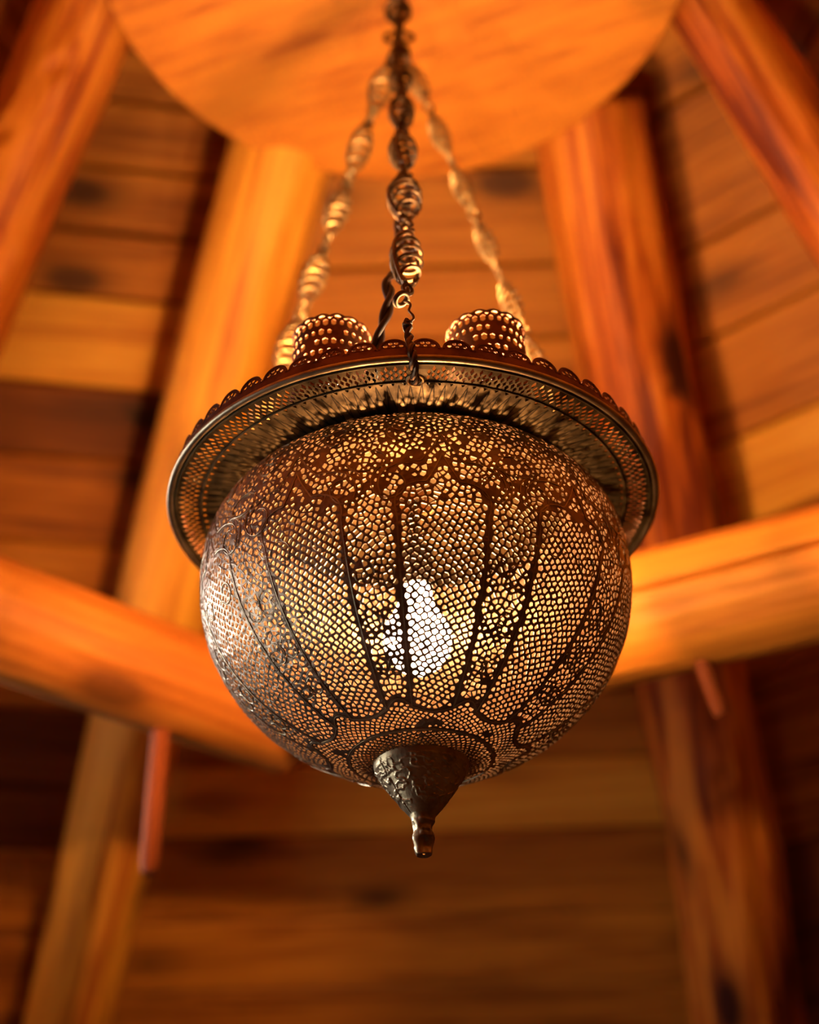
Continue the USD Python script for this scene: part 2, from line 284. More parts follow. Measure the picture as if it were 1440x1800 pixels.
uL, uR = (EL-CORNER)/np.linalg.norm(EL-CORNER), (ER-CORNER)/np.linalg.norm(ER-CORNER)
beam(CORNER - uL*0.04, CORNER + uL*1.15, 0.073, 41, 'beam_amber', 'thick round collar beam crossing at the left below the rafters')
beam(CORNER + uR*0.06, CORNER + uR*1.25, 0.081, 47, 'beam_honey', 'thick collar beam at the right with a long crack along its face', crack=math.radians(182))
def peg(a, b, r, label):
    a, b = np.array(a), np.array(b); u = b-a; L = np.linalg.norm(u)
    o = thing('wooden_peg', label, 'peg', 'pegs under the collar beams', m=frame(a, u, (0, -1, 0)))
    P = np.array([[0, 0, 0], [L*.02, 0, 0], [L*.5, 0, 0], [L*.93, 0, 0], [L, 0, 0]])
    obj('rod', tube(P, np.array([.92, 1, 1, .97, .72])*r, 20), 'peg_red', o, smooth=40)
peg((-0.335, 1.640, 0.800), (-0.335, 1.640, 0.585), 0.0125, 'slim red-brown wooden peg hanging under the left beam')
peg((0.345, 1.470, 0.785), (0.366, 1.490, 0.705), 0.0105, 'slim red-brown wooden peg hanging under the right beam')

# ---------------------------------------------------------------- the pierced brass lamp (local frame: its axis is z, heights are the room's)
LX = np.eye(4); LX[:3, 3] = (AX, AY, 0)
lamp = thing('pendant_lamp', 'large pierced brass globe lamp hanging on three chains, glowing through thousands of small holes', 'lamp', m=LX)
def cells(groups, outer, inner):
    """Pierced sheet metal: every polygon becomes a frame round its hole (or a solid cell), with an outer and an inner face and the hole's walls.
    groups: {corner count: (polygons (m, n, d), hole size (m,), 0 = solid)}; outer, inner: parameter points -> 3D."""
    Vs, Fs, base = [], [], 0
    for n, (P, k) in groups.items():
        P, k = np.asarray(P, float), np.asarray(k, float); m = len(P)
        if m == 0: continue
        C = P.mean(1, keepdims=True); D = P - C
        sc = np.linalg.norm(D, axis=2, keepdims=True); avg = sc.mean(1, keepdims=True)
        Hh = C + D/np.maximum(sc, 1e-12)*(0.55*np.minimum(sc, 1.2*avg) + 0.45*avg)*k[:, None, None]
        j = np.arange(n); jj = (j+1) % n
        op = k > 0
        po, ho = outer(P), outer(Hh); pi, hi = inner(P), inner(Hh)
        if op.any():
            a = op.sum(); V = np.concatenate([po[op], ho[op], hi[op], pi[op]], 1)      # 4n per cell
            q = np.concatenate([np.stack([j, jj, n+jj, n+j], 1), np.stack([n+j, n+jj, 2*n+jj, 2*n+j], 1), np.stack([2*n+j, 2*n+jj, 3*n+jj, 3*n+j], 1)])
            f = np.concatenate([q[:, [0, 1, 2]], q[:, [0, 2, 3]]])
            Fs.append((f[None] + (base + 4*n*np.arange(a))[:, None, None]).reshape(-1, 3)); Vs.append(V.reshape(-1, 3)); base += a*4*n
        if (~op).any():
            a = (~op).sum(); V = np.concatenate([po[~op], outer(C[~op]), pi[~op], inner(C[~op])], 1); e = 2*n+2
            f = np.concatenate([np.stack([j, jj, 0*j+n], 1), np.stack([n+1+jj, n+1+j, 0*j+2*n+1], 1)])
            Fs.append((f[None] + (base + e*np.arange(a))[:, None, None]).reshape(-1, 3)); Vs.append(V.reshape(-1, 3)); base += a*e
    return trimesh.Trimesh(np.vstack(Vs), np.vstack(Fs), process=False)

GZ, GA, GB = 0.609, 0.1857, 0.1655          # globe centre height, radius, depth below the centre
GT, GP = 0.108, 2.7                         # the shoulder above the centre is flatter and squarer
def globe_r(d):
    h2 = d[..., 0]**2 + d[..., 1]**2
    low = 1/np.sqrt(h2/GA**2 + d[..., 2]**2/GB**2)
    top = ((np.sqrt(h2)/GA)**GP + (np.maximum(d[..., 2], 0)/GT)**GP)**(-1/GP)
    return np.where(d[..., 2] < 0, low, top)
def on_globe(d, off=0.0):
    d = d/np.linalg.norm(d, axis=-1, keepdims=True)
    return d*(globe_r(d)+off)[..., None] + np.array([0, 0, GZ])
def sph(az, psi):                            # azimuth, angle from the bottom pole
    az, psi = np.asarray(az, float), np.asarray(psi, float)
    return np.stack([np.sin(psi)*np.cos(az), np.sin(psi)*np.sin(az), -np.cos(psi)], -1)
# ornament: ribbons of solid metal between the fields of holes
NP_ = 10; PW = 2*PI/NP_; A0 = math.radians(-90-11)
PSI_TOP = 2.12; PSI_RING, PSI_BAND = 0.33, 0.43
soft = []; ribbons = []                                 # (points as directions, half width in metres)
full = np.linspace(0, 2*PI, 400)
ribbons.append((sph(full, 0.355+0*full), 0.0013))
ribbons.append((sph(full, PSI_TOP-0.05+0*full), 0.0018))
def lobe(n, k=0.0): return np.abs(np.sin(np.linspace(0, PI, n)))
for p in range(NP_):
    c = A0 + p*PW; e = 0.19                 # narrow strip: c +- e*PW ; wide panel between
    l, r = c - e*PW, c + e*PW
    for x in (l, r):
        s = np.linspace(0.50, 1.36, 60); ribbons.append((sph(x + 0*s, s), 0.0007))
    t = np.linspace(0, 1, 40)
    ribbons.append((sph(r + (1-2*e)*PW*t, 0.50 - 0.03*np.sin(PI*t)), 0.0008))
    ribbons.append((sph(l + 2*e*PW*t, 0.50 + 0.05*np.sin(PI*t)), 0.0010))
    # pointed, lobed head of the wide panel
    x0, x1 = r, r + (1-2*e)*PW; xm = (x0+x1)/2; t = np.linspace(0, 1, 60)
    for sg in (-1, 1):
        xs = xm + sg*(1-t)*(x1-x0)/2*(1+0.18*np.sin(3*PI*t)); ribbons.append((sph(xs, 1.36 + 0.28*t + 0.045*np.sin(2*PI*t)), 0.0007))
        xs = xm + sg*(1-t)*(x1-x0)/2*(1.32+0.25*np.sin(3*PI*t)); soft.append((sph(xs, 1.45 + 0.30*t + 0.05*np.sin(2*PI*t)), 0.0007))
    # scrolls
    def scroll(ca, cp, R, turns, a0, sg, w=0.0006):
        t = np.linspace(0, 1, 60); ang = a0 + sg*turns*0.72*2*PI*t; rr = R*(1-0.55*t)
        soft.append((sph(ca + rr*np.cos(ang)/math.sin(cp), cp + rr*np.sin(ang)), w))
    for sg in (-1, 1):
        scroll(c + sg*0.09*PW, 0.72, 0.050, 1.2, PI/2, sg, 0.0005); scroll(c - sg*0.09*PW, 0.92, 0.058, 1.2, PI/2, -sg, 0.0005); scroll(c + sg*0.09*PW, 1.13, 0.062, 1.2, PI/2, sg, 0.0005)
        scroll(c + sg*0.16*PW, 1.50, 0.095, 1.4, PI/2, sg); scroll(xm + sg*0.24*PW, 1.86, 0.085, 1.4, -PI/2, sg)
        scroll(c + sg*0.22*PW, 1.78, 0.075, 1.3, 0, -sg, 0.0006); scroll(xm + sg*0.17*PW, 1.30, 0.06, 1.3, PI, sg, 0.0006)
    t = np.linspace(0, 2*PI, 50)
    soft.append((sph(c + 0.13*PW*np.cos(t), 1.62 + 0.05*np.sin(t)), 0.0006))
# hole centres: a spiral lattice (regular fields), shaken where the scrolls grow, with solid cells along the ribbons
N0 = 17000
i = np.arange(N0) + 0.5; psi = np.arccos(1 - 2*i/N0); az = PI*(1+5**0.5)*i
dirs = sph(az, psi); keep = (psi < PSI_TOP+0.06); dirs, psi, az = dirs[keep], psi[keep], az[keep] % (2*PI)
q = ((az - A0)/PW) % 1.0; wide = (np.abs(q-0.5) < 0.30) & (psi > 0.5) & (psi < 1.40)
sp = math.sqrt(4*PI/N0)
amp = np.where(wide, 0.17, 0.33)*sp
dirs = dirs + amp[:, None]*rng.normal(size=dirs.shape)*0.8; dirs /= np.linalg.norm(dirs, axis=1)[:, None]
# finer holes near the bottom
i = np.arange(9000) + 0.5; p2 = np.arccos(1 - 2*i/26000); fine = sph(PI*(1+5**0.5)*i, p2); fine = fine[p2 < 0.5]
dirs = np.vstack([fine + rng.normal(size=fine.shape)*0.0016, dirs[np.arccos(np.clip(-dirs[:, 2], -1, 1)) >= 0.5]])
dirs /= np.linalg.norm(dirs, axis=1)[:, None]
vein = rng.normal(size=3)
rib = []
for P, w in ribbons:
    s = np.r_[0, np.cumsum(np.linalg.norm(np.diff(P, axis=0), axis=1))]; m = max(4, int(s[-1]/(sp*0.46))); tt = np.linspace(0, s[-1], m)
    rib.append(np.stack([np.interp(tt, s, P[:, kk]) for kk in range(3)], 1))
rib = np.vstack(rib); rib /= np.linalg.norm(rib, axis=1)[:, None]
tr = cKDTree(rib); keepr = np.ones(len(rib), bool)
for a_, b_ in tr.query_pairs(sp*0.34):
    if keepr[a_] and keepr[b_]: keepr[b_] = False
rib = rib[keepr]; tr = cKDTree(rib)
dd, _ = tr.query(dirs); dirs = dirs[dd > sp*0.50]
pts = np.vstack([dirs, rib]); solid = np.r_[np.zeros(len(dirs), bool), np.ones(len(rib), bool)]
fill = sph(np.linspace(0, 2*PI, 60, endpoint=False), np.full(60, 2.45)); pts = np.vstack([pts, fill, sph(np.linspace(0, 2*PI, 30, endpoint=False), np.full(30, 2.8))]); solid = np.r_[solid, np.ones(90, bool)]
pts = pts / np.linalg.norm(pts, axis=1)[:, None]
sv = SphericalVoronoi(pts, threshold=1e-9); sv.sort_vertices_of_regions()
sfp = np.vstack([P for P, w in soft]); sfp /= np.linalg.norm(sfp, axis=1)[:, None]; sdist, _ = cKDTree(sfp).query(pts)
ridge = np.minimum(np.abs(meshkit.fbm(pts*7.0 + 20, 2, 15) - 0.5), np.abs(meshkit.fbm(pts*8.0 + 71, 2, 25) - 0.5))
ppsi = np.arccos(np.clip(-pts[:, 2], -1, 1)); blot = meshkit.fbm(pts*13.0 + 40, 2, 5)
groups = {}
for ci, reg in enumerate(sv.regions):
    if ppsi[ci] < PSI_RING*0.72 or ppsi[ci] > PSI_TOP or len(reg) < 3: continue
    k = 0.0
    if not solid[ci] and ppsi[ci] < 2.05:
        qq = ((math.atan2(pts[ci, 1], pts[ci, 0]) - A0)/PW) % 1.0
        field = abs(qq-0.5) < 0.30 and 0.5 < ppsi[ci] < 1.40
        k = rng.uniform(0.57, 0.68) if field else rng.uniform(0.54, 0.74)
        if not field:
            if ridge[ci] < 0.011 and ppsi[ci] > 1.42: k = 0.0
            elif sdist[ci] < sp*0.55: k *= 0.66
            elif blot[ci] > 0.74: k = 0.0
            if ppsi[ci] > 1.75: k *= 0.86
    g = groups.setdefault(len(reg), ([], [])); g[0].append(sv.vertices[reg]); g[1].append(k)
relief = lambda d: 0.0
globe = obj('globe', cells(groups, lambda d: on_globe(d, 0.0011*(meshkit.noise(d/np.linalg.norm(d, axis=-1, keepdims=True)*62.0, 3) - 0.5)), lambda d: on_globe(d, -0.0011)), 'brass_pierced', lamp)
def ribbon_mesh(P, w, h=0.0007, sink=0.0006):
    P = P/np.linalg.norm(P, axis=1)[:, None]; X = on_globe(P); T = np.gradient(X, axis=0); S = np.cross(P, T); S /= np.linalg.norm(S, axis=1)[:, None]
    rows = [X - S*w - P*sink, X - S*w*0.75 + P*h*0.8, X - S*w*0.3 + P*h*0.55, X + S*w*0.3 + P*h*0.55, X + S*w*0.75 + P*h*0.8, X + S*w - P*sink]
    V = np.stack(rows, 1).reshape(-1, 3); m, n = len(P), 6
    a, b = np.meshgrid(np.arange(m-1), np.arange(n-1), indexing='ij')
    Q = np.stack([a*n+b, (a+1)*n+b, (a+1)*n+b+1, a*n+b+1], -1).reshape(-1, 4)
    return trimesh.Trimesh(V, np.vstack([Q[:, [0, 1, 2]], Q[:, [0, 2, 3]]]), process=False)
obj('ornament_band', join([ribbon_mesh(P, w) for P, w in ribbons + soft]), 'brass_ornament', lamp, smooth=40, label='raised scrolling bands engraved over the pierced globe')

# flange: the wide pierced rim, its underside rising from the rolled edge to the neck
FL = np.array([(0.2165, 0.6885), (0.2050, 0.6870), (0.1905, 0.6885), (0.1880, 0.6890), (0.1760, 0.6900), (0.1640, 0.6912), (0.1500, 0.6928), (0.1360, 0.6955)])
fs = np.r_[0, np.cumsum(np.linalg.norm(np.diff(FL, axis=0), axis=1))]
def on_flange(p, off=0.0):
    s = p[..., 1]; r = np.interp(s, fs, FL[:, 0]); z = np.interp(s, fs, FL[:, 1]) + off
    return np.stack([r*np.cos(p[..., 0]), r*np.sin(p[..., 0]), z], -1)
NF = 172; du = 2*PI/NF; s_a, s_b = 0.0065, 0.0255; rows = 5; dv = (s_b-s_a)/rows
gr = {3: ([], []), 4: ([], [])}; g2 = None
hook_az = [-PI/2 + 0.021, math.radians(25), math.radians(155)]
HS = float(np.interp(0.1925, FL[::-1, 0], fs[::-1]))
def in_hole(P):
    u, v = np.mean(P, 0); return min(math.hypot(((u - h + PI) % (2*PI) - PI)*0.192, v - HS) for h in hook_az) < 0.0056
for j in range(rows+1):                       # rhombic net, half a step shifted from row to row
    for i2 in range(NF):
        u = (i2 + 0.5*(j % 2))*du; v = s_a + j*dv
        near = min(abs((u - h + PI) % (2*PI) - PI) for h in hook_az)*0.2 < 0.0078
        if j == 0: gr[3][0].append([(u-du/2, v), (u+du/2, v), (u, v+dv)]); gr[3][1].append(0.0)
        elif j == rows: gr[3][0].append([(u+du/2, v), (u-du/2, v), (u, v-dv)]); gr[3][1].append(0.0)
        else: gr[4][0].append([(u-du/2, v), (u, v-dv), (u+du/2, v), (u, v+dv)]); gr[4][1].append(0.0 if near else rng.uniform(0.58, 0.76))
def drop(g): return {n: tuple(map(list, zip(*[(p, k) for p, k in zip(*g[n]) if not in_hole(p)]))) for n in g}
flange = obj('flange', cells(drop(gr), lambda p: on_flange(p), lambda p: on_flange(p, 0.0011)), 'brass_flange', lamp)
# row of small triangular holes under the groove, then plain sheet to the neck
NT = 126; dt = 2*PI/NT; g2 = {3: ([], []), 4: ([], [])}; s_c, s_d = 0.0275, 0.0325
for i2 in range(NT):
    u = i2*dt
    g2[3][0].append([(u-dt/2, s_c), (u+dt/2, s_c), (u, s_d)]); g2[3][1].append(0.50)
    g2[3][0].append([(u+dt/2, s_c), (u+dt, s_d), (u, s_d)]); g2[3][1].append(0.0)
    for sa, sb in ((s_b, s_c), (0.0, s_a)) + tuple(zip(np.linspace(s_d, fs[-1], 10)[:-1], np.linspace(s_d, fs[-1], 10)[1:])):
        g2[4][0].append([(u-dt/2, sa), (u+dt/2, sa), (u+dt/2, sb), (u-dt/2, sb)]); g2[4][1].append(0.0)
obj('flange_sheet', cells(drop(g2), lambda p: on_flange(p), lambda p: on_flange(p, 0.0011)), 'brass_flange', lamp)
def flange_line(P, w, h):
    P = np.asarray(P, float); X = on_flange(P); T = np.gradient(X, axis=0); Nn = np.cross(on_flange(P+[1e-3, 0])-X, on_flange(P+[0, 1e-4])-X); Nn /= np.linalg.norm(Nn, axis=1)[:, None]; Nn *= -np.sign(Nn[:, 2:])
    S = np.cross(Nn, T); S /= np.linalg.norm(S, axis=1)[:, None]
    V = np.stack([X - S*w - Nn*0.0004, X - S*w*0.5 + Nn*h, X + S*w*0.5 + Nn*h, X + S*w - Nn*0.0004], 1).reshape(-1, 3); m = len(P)
    a, b = np.meshgrid(np.arange(m-1), np.arange(3), indexing='ij'); Q = np.stack([a*4+b, a*4+b+1, (a+1)*4+b+1, (a+1)*4+b], -1).reshape(-1, 4)
    return trimesh.Trimesh(V, np.vstack([Q[:, [0, 1, 2]], Q[:, [0, 2, 3]]]), process=False)
zz = []
for i2 in range(NT):
    u = i2*dt
    for a_, b_ in ((u-dt/2, u+0.03*dt), (u+dt/2, u-0.03*dt)):
        t = np.linspace(0, 1, 8); zz.append(flange_line(np.stack([a_ + (b_-a_)*t, s_d - 0.001 + (0.074-s_d)*t], 1), 0.00060, 0.00025))
obj('zigzag_line', join(zz), 'patina', lamp, label='dark engraved zigzag lines on the flange underside', kind='stuff')
hoops = [lathe([(np.interp(s, fs, FL[:, 0]) + 0.0009*math.cos(a), np.interp(s, fs, FL[:, 1]) - 0.0004 + 0.0009*math.sin(a)) for a in np.linspace(0, 2*PI, 8, endpoint=False)], 200, True) for s in (0.0045, 0.0265)]
obj('rim_hoop', join(hoops), 'brass_flange', lamp, smooth=60)
th = np.linspace(0, 2*PI, 14, endpoint=False)
obj('rolled_edge', lathe(np.stack([0.2170 + 0.0032*np.cos(th), 0.6890 + 0.0028*np.sin(th)], 1), 220, True), 'brass_ornament', lamp, smooth=60)
# collar with its scalloped, pierced crest
obj('collar', lathe([(0.2168, 0.6900), (0.2150, 0.7015), (0.2139, 0.7015), (0.2157, 0.6900)], 220, True), 'brass_collar', lamp)
NS = 54; W = 2*PI*0.2145/NS; sc = []
lobe_ = Point(0, 0).buffer(W*0.47, 20).intersection(sbox(-W/2, 0, W/2, W)); lobe_ = union_all([lobe_, sbox(-W/2, -0.0012, W/2, 0.0012)])
for cx_, cy_, r_ in ((-0.0062, 0.0032, 0.0017), (-0.0022, 0.0062, 0.0017), (0.0022, 0.0064, 0.0017), (0.0062, 0.0032, 0.0017), (0.0, 0.0028, 0.0014)):
    lobe_ = lobe_.difference(Point(cx_, cy_).buffer(r_, 3))
rimr = Point(0, 0).buffer(W*0.47, 20).difference(Point(0, 0).buffer(W*0.40, 20)).intersection(sbox(-W/2, 0, W/2, W))
e1 = trimesh.creation.extrude_polygon(lobe_, 0.0008); e2 = trimesh.creation.extrude_polygon(rimr, 0.0016); e2.apply_translation([0, 0, -0.0004]); one = join([e1, e2])
for k in range(NS):
    v = one.vertices; a = (k+0.5)*2*PI/NS - PI/2 + v[:, 0]/0.2145 ; rr = 0.2145 + v[:, 2] - 0.12*v[:, 1]
    sc.append(trimesh.Trimesh(np.stack([rr*np.cos(a), rr*np.sin(a), 0.7012 + v[:, 1]*0.92], 1), one.faces, process=False))
obj('scalloped_crest', join(sc), 'brass_collar', lamp)
# top plate with openings under the cups
CUPS = [math.radians(a) for a in (-90-26, -90+26, 64, 116)]; CR, CRAD = 0.150, 0.0345
pl = Point(0, 0).buffer(0.172, 64).difference(Point(0, 0).buffer(0.022, 24))
tp = trimesh.creation.extrude_polygon(pl, 0.001); tp.apply_translation([0, 0, 0.7030]); obj('top_plate', tp, 'brass_flange', lamp)
# cups: pierced cylinders with a scalloped lip, a small bulb in each
C0, C1 = 0.704, 0.7790
def cup_mesh():
    nu, rows = 30, 7; du = 2*PI/nu; hh = (C1-C0)/rows; g = {4: ([], []), 6: ([], [])}; lr = np.random.default_rng(3)
    for j in range(rows):
        for i2 in range(nu):
            u = (i2 + 0.5*(j % 2))*du; v = C0 + (j+0.5)*hh; a_ = hh*0.17
            lo = hh*0.5 if j == 0 else hh*0.5 - a_; 
            P = [(u-du/2, v-hh/2+a_), (u, v-hh/2-a_), (u+du/2, v-hh/2+a_), (u+du/2, v+hh/2-a_), (u, v+hh/2+a_), (u-du/2, v+hh/2-a_)]
            g[6][0].append(P); g[6][1].append(lr.uniform(0.38, 0.60) if j >= 2 and lr.uniform() > 0.14 else 0.0)
    rad = lambda v: CRAD*(1 - 0.05*np.clip((v-C0)/(C1-C0), 0, 1)**2)
    f = lambda p, o: np.stack([(rad(p[..., 1])+o)*np.cos(p[..., 0]), (rad(p[..., 1])+o)*np.sin(p[..., 0]), p[..., 1]], -1)
    # scale v so that the hole size is judged in metres
    gs = {6: (np.array(g[6][0])*[CRAD, 1], g[6][1])}
    return cells(gs, lambda p: f(p/[CRAD, 1], 0.0), lambda p: f(p/[CRAD, 1], -0.0006))
cupm = cup_mesh()
lipt = np.linspace(0, 2*PI, 181); lipm = tube(np.stack([CRAD*0.955*np.cos(lipt), CRAD*0.955*np.sin(lipt), C1 + 0.0008 + 0.0022*np.abs(np.sin(lipt*8))], 1), 0.0014, 6, caps=False)
bulbm = lathe([(0.0001, 0.716), (0.006, 0.716), (0.0095, 0.724), (0.0105, 0.732), (0.0085, 0.742), (0.004, 0.752), (0.0001, 0.757)], 20)
sock = lathe([(0.0001, 0.700), (0.0075, 0.700), (0.0075, 0.716), (0.0001, 0.716)], 16)
for a in CUPS:
    T = np.array([CR*math.cos(a), CR*math.sin(a), 0])
    def mv(m): m = m.copy(); m.apply_translation(T); return m
    cup = obj('cup', mv(cupm), 'brass_collar', lamp); obj('cup_base', mv(lathe([(0.0001, 0.7040), (CRAD, 0.7040), (CRAD, 0.7052), (0.0001, 0.7052)], 40)), 'brass_collar', cup); obj('lip', mv(lipm), 'brass_collar', cup, smooth=60)
    obj('candle_bulb', mv(bulbm), 'cup_filament', lamp, smooth=60); obj('bulb_socket', mv(sock), 'socket_dark', lamp, smooth=40)
# the main bulb inside the globe
bg = lathe([(0.0001, 0.530), (0.010, 0.532), (0.020, 0.539), (0.027, 0.550), (0.029, 0.562), (0.026, 0.576), (0.018, 0.590), (0.0135, 0.603), (0.013, 0.612)], 40)
bulb = obj('bulb', bg, 'frosted_bulb', lamp, smooth=60, label='glowing frosted bulb seen through the pierced globe')
TBX = np.array([-0.100, 0.010, 0.0])
tb = lathe([(0.0001, 0.7215), (0.009, 0.7215), (0.0135, 0.731), (0.015, 0.741), (0.0125, 0.751), (0.006, 0.758), (0.0001, 0.760)], 24)
tb.apply_translation(TBX); obj('upper_bulb', tb, 'top_filament', lamp, smooth=60); us = lathe([(0.0001, 0.7050), (0.011, 0.7050), (0.011, 0.7215), (0.0001, 0.7215)], 20); us.apply_translation(TBX); obj('bulb_socket', us, 'socket_dark', lamp, smooth=40)
obj('bulb_socket', lathe([(0.0001, 0.612), (0.015, 0.612), (0.016, 0.650), (0.006, 0.655), (0.004, 0.704), (0.0001, 0.704)], 24), 'socket_dark', lamp, smooth=40)
obj('cross_bar', join([trimesh.creation.box(extents=(0.14, 0.006, 0.002), transform=trimesh.transformations.translation_matrix([0, 0, 0.7045]))]), 'brass_flange', lamp)
# finial: rolled ring, embossed cone, pinched foot
RZ = 0.4575
obj('finial_ring', lathe([(0.0458, RZ), (0.0462, RZ-0.0020), (0.0452, RZ-0.0036), (0.0436, RZ-0.0034), (0.0428, RZ-0.0022), (0.0414, RZ-0.0034), (0.0402, RZ-0.0026), (0.0398, RZ+0.004), (0.0440, RZ+0.004)], 140, True), 'brass_flange', lamp, smooth=50)
n, m = 260, 190; t = np.linspace(0, 2*PI, n, endpoint=False)
prof = np.array([(0.0398, 0.4575), (0.0396, 0.4530), (0.0388, 0.4470), (0.0372, 0.4425), (0.0300, 0.4310), (0.0215, 0.4190), (0.0140, 0.4085), (0.0105, 0.4045), (0.0080, 0.4005), (0.0068, 0.3960), (0.0072, 0.3925), (0.0090, 0.3890), (0.0092, 0.3860), (0.0074, 0.3820), (0.0066, 0.3780), (0.0062, 0.3735), (0.0058, 0.3725), (0.0001, 0.3735)])
ps = np.r_[0, np.cumsum(np.linalg.norm(np.diff(prof, axis=0), axis=1))]; s = np.linspace(0, ps[-1], m)
r, z = np.interp(s, ps, prof[:, 0]), np.interp(s, ps, prof[:, 1])
Tg, Rr = np.meshgrid(t, r); Zz = np.repeat(z[:, None], n, 1)
q3 = np.stack([Rr*np.cos(Tg), Rr*np.sin(Tg), Zz], -1)
e = np.abs(meshkit.fbm(q3*170 + 31, 2, 4) - 0.5)*2; e = np.clip(0.22 - e, 0, 0.22)/0.22                      # winding ridges
on = np.clip((0.4435-Zz)/0.002, 0, 1)*np.clip((Zz-0.409)/0.004, 0, 1)
low = np.clip((0.4050-Zz)/0.006, 0, 1); dent = (meshkit.fbm(q3*np.array([130, 130, 90]) + 3, 2, 8) - 0.5)*low*0.006
seam = 0.0016*np.clip(1 - np.abs((Tg - math.radians(212) + PI) % (2*PI) - PI)/0.03, 0, 1)*np.clip((0.446-Zz)/0.002, 0, 1)*np.clip((Zz-0.404)/0.003, 0, 1)
Rn = np.maximum(Rr + 0.0011*on*e + dent - seam + 0.0006*(meshkit.fbm(q3*60, 2, 12)-0.5)*np.clip(Rr/0.01, 0, 1), 0.0001)
V = np.stack([Rn*np.cos(Tg), Rn*np.sin(Tg), Zz], -1).reshape(-1, 3)
i2, j = np.meshgrid(np.arange(m-1), np.arange(n), indexing='ij'); k = (j+1) % n
Q = np.stack([i2*n+j, (i2+1)*n+j, (i2+1)*n+k, i2*n+k], -1).reshape(-1, 4)
obj('finial', trimesh.Trimesh(V, np.vstack([Q[:, [0, 1, 2]], Q[:, [0, 2, 3]]]), process=False), 'bronze_cone', lamp, smooth=True, label='embossed bronze cone closing the bottom of the globe')

# ---------------------------------------------------------------- chains (parts of the lamp), each made of links of coiled wire
HUB = np.array([0, 0, 1.372])
def spindle(L, R, turns=3.0, w=0.0015, flat=1.0):
    """A link along local z, 0..L: two bows and a wire coiled round them, wide in the middle, with a small eye at each end."""
    t = np.linspace(0, 1, 26); prof = lambda t: R*np.sin(PI*t)**0.75
    ms = [tube(np.stack([sg*prof(t)*1.02*ca, sg*prof(t)*1.02*sa, L*(0.08+0.84*t)], 1), w*1.05, 6) for sg in (-1, 1) for ca, sa in ((1, 0),)]
    t = np.linspace(0.12, 0.88, int(26*turns))
    for ph in (0.0, PI):
        a = ph + turns*2*PI*t; ms.append(tube(np.stack([prof(t)*np.cos(a), flat*prof(t)*np.sin(a), L*(0.08+0.84*t)], 1), w*0.95, 6))
    for zc in (0.06, 0.94): ms.append(ring_tube((0, 0, L*zc), R*0.34, w*0.95, (1, 0, 0), (0, 0.35, 0.94), 18, 6))
    for zc, a in ((0.10, 0.5), (0.90, 2.2)): ms.append(tube(np.array([(-R*.6*math.cos(a), -R*.6*math.sin(a), L*zc), (0, 0, L*(zc+.02)), (R*.6*math.cos(a), R*.6*math.sin(a), L*zc)]), w, 6))
    return join(ms)
def place(m, a, b, spin=0.0):
    a, b = np.asarray(a, float), np.asarray(b, float); M = frame(a, b-a, (0.2, -1, 0.3)); M = M[:, [1, 2, 0, 3]] @ trimesh.transformations.rotation_matrix(spin, (0, 0, 1))
    m = m.copy(); m.apply_transform(M); return m
def make_chain(top, bottom, nodes, R, mat_, wire, spins, label, thin=False):
    """nodes: link boundaries as fractions from the bottom; the chain's own mesh is its joining rings and wires."""
    P = lambda t: bottom + (top-bottom)*t; L = np.linalg.norm(top-bottom); u = (top-bottom)/L
    sd = np.cross(u, (0, -1, 0.2)); sd /= np.linalg.norm(sd); sd2 = np.cross(u, sd)
    rings = [ring_tube(P(t), 0.0062, 0.0016, u, sd if k % 2 else sd2, 20, 6) for k, t in enumerate(np.r_[nodes, nodes[-1]+0.02])]
    ch = obj('chain', rings[-1], mat_, lamp, smooth=50, label=label)
    for g in rings[:-1] + [w_ for w_ in wire if w_ is not None]: obj('ring' if len(g.faces) < 400 else 'hook_wire', g, mat_, ch, smooth=50)
    for k in range(len(nodes)-1):
        a, b = P(nodes[k]) + u*0.003, P(nodes[k+1]) - u*0.003
        obj('link', place(spindle(np.linalg.norm(b-a), R[k % len(R)], 3.3, 0.0020 if not thin else 0.0015), a, b, spins[k % len(spins)]), mat_, ch, smooth=50)
    return ch
def twist(P, w, r, turns, n=90):
    """Two wires twisted round each other along the path P."""
    P = np.asarray(P, float); s = np.r_[0, np.cumsum(np.linalg.norm(np.diff(P, axis=0), axis=1))]; tt = np.linspace(0, s[-1], n)
    from scipy.interpolate import CubicSpline
    C = CubicSpline(s, P)(tt); T = np.gradient(C, axis=0); T /= np.linalg.norm(T, axis=1)[:, None]
    A = np.cross(T, (1, 0.2, 0.1)); A /= np.linalg.norm(A, axis=1)[:, None]; B = np.cross(T, A)
    a = turns*2*PI*np.linspace(0, 1, n)
    return [tube(C + r*np.cos(a+ph)[:, None]*A + r*np.sin(a+ph)[:, None]*B, w, 7) for ph in (0, PI)]
from scipy.interpolate import CubicSpline
def smooth_path(P, n=60):
    P = np.asarray(P, float); s = np.r_[0, np.cumsum(np.linalg.norm(np.diff(P, axis=0), axis=1))]; return CubicSpline(s, P)(np.linspace(0, s[-1], n))
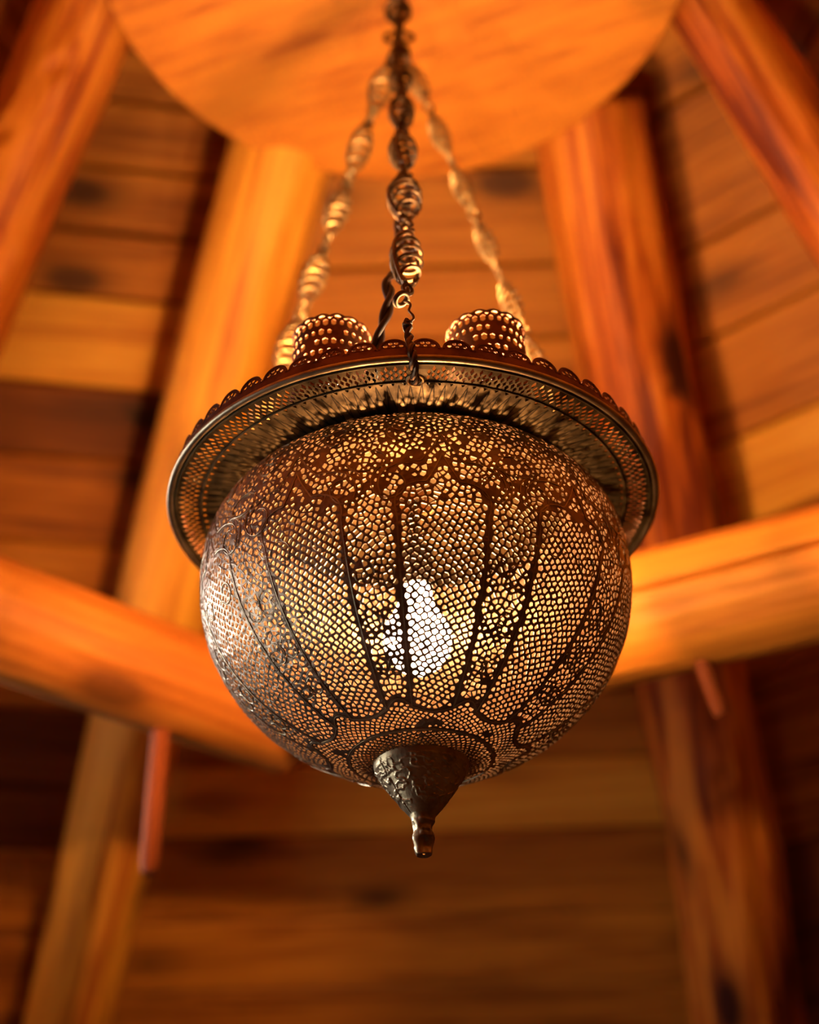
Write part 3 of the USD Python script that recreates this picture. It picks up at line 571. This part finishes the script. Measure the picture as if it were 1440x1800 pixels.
# front chain: hook wire through the grommet, round the rim, up to the last link
fb = np.array([0.001, -0.2150, 0.7200])
hookw = twist([(0.004, -0.1905, 0.6935), (0.004, -0.1950, 0.6850), (0.003, -0.2100, 0.6825), (0.002, -0.2225, 0.6890), (0.001, -0.2200, 0.7000), (0.000, -0.2165, 0.7120), (-0.001, -0.2155, 0.7225), (-0.0015, -0.2150, 0.7290)], 0.0021, 0.0019, 3.5)
hookw += [ring_tube((-0.001, -0.2150, 0.7265), 0.0030, 0.0013, (1, 0, 0.3), (0, 1, 0), 16, 6), ring_tube((-0.001, -0.2152, 0.7235), 0.0030, 0.0013, (1, 0, -0.3), (0, 1, 0), 16, 6)]
hookw.append(tube(smooth_path([(-0.001, -0.2150, 0.7280), (0.0030, -0.2150, 0.7300), (0.0036, -0.2140, 0.7360), (0.0006, -0.2135, 0.7420), (0.0020, -0.2130, 0.7480), (0.0002, -0.2120, 0.7520), (-0.0030, -0.2105, 0.7545)], 50), 0.0011, 7))
hookw.append(ring_tube((-0.0055, -0.2085, 0.7590), 0.0062, 0.0023, (0.75, 0, 0.66), (0.2, 0.85, -0.1), 22, 8))
FT, FB = HUB, np.array([0.000, -0.2060, 0.7600])
front = make_chain(FT, FB, [0.012, 0.215, 0.39, 0.55, 0.715, 0.84, 0.95], [0.0130, 0.0150, 0.0132, 0.0125, 0.0120, 0.0115], 'iron_wire', hookw, [0.5, 0.2, 0.9, 0.4, 1.3], 'front chain of coiled wire links, sharp near the rim')
for sg, sp_, R, th_ in ((-1, [0.3, 1.0, 0.6], [0.0125], False), (1, [1.4, 1.2, 1.6], [0.0105], True)):
    bt = np.array([sg*0.194, 0.090, 0.705])
    tw = [ring_tube(bt + np.array([0, 0, 0.006]), 0.010, 0.002, (1, 0, 0), (0, 0.3, 1), 20, 6), ring_tube(bt + (HUB-bt)*0.03, 0.008, 0.0018, (0, 1, 0), (0.3, 0, 1), 20, 6)]
    make_chain(HUB, bt, list(np.linspace(0.03, 0.95, 8)) if sg < 0 else list(np.linspace(0.03, 0.95, 9)), R, 'brass_chain', tw, sp_, 'chain going up from the rim behind at left' if sg < 0 else 'slim chain going up from the rim behind at right', th_)
# gathered top: hub ring, short chain up to the hook in the wooden disc
tr_ = [ring_tube(HUB + np.array([0, 0, 0.0]), 0.017, 0.0028, (1, 0, 0), (0, 0.3, 1), 26, 8), ring_tube(HUB + np.array([0.004, 0, 0.02]), 0.013, 0.0025, (0, 1, 0), (0, 0, 1), 26, 8)]
make_chain(np.array([0, 0, 1.5500]), HUB + np.array([0, 0, 0.02]), [0.03, 0.34, 0.66, 0.93], [0.0150], 'iron_wire', tr_, [0.2, 1.1, 0.7], 'dark thick chain from the gathering ring up to the wooden disc')
# grommet holes for the three hooks
for a in hook_az:
    r_ = 0.1925; obj('grommet', ring_tube((r_*math.cos(a), r_*math.sin(a), 0.6880), 0.0062, 0.0016, (math.cos(a), math.sin(a), 0), (-math.sin(a), math.cos(a), 0), 28, 8), 'brass_chain', lamp, smooth=60)
# the flex: twisted cord from the top plate up along the front chain
cp = smooth_path([(-0.030, -0.060, 0.704), (-0.034, -0.110, 0.712), (-0.030, -0.168, 0.722), (-0.024, -0.175, 0.750), (-0.0165, -0.178, 0.780), (-0.0150, -0.175, 0.800), (-0.017, -0.170, 0.815), (-0.006, -0.158, 0.838), (0.004, -0.145, 0.865), (-0.006, -0.125, 0.92), (0.006, -0.105, 0.99), (-0.005, -0.080, 1.08), (0.005, -0.05, 1.18), (-0.004, -0.028, 1.28), (0, -0.012, 1.37), (0.004, -0.012, 1.46), (0.0, -0.008, 1.549)], 260)
obj('electric_cord', join(twist(cp[::6], 0.0029, 0.0026, 16, 420)), 'cord_brown', lamp, smooth=60, label='dark twisted electric cord winding up the front chain')
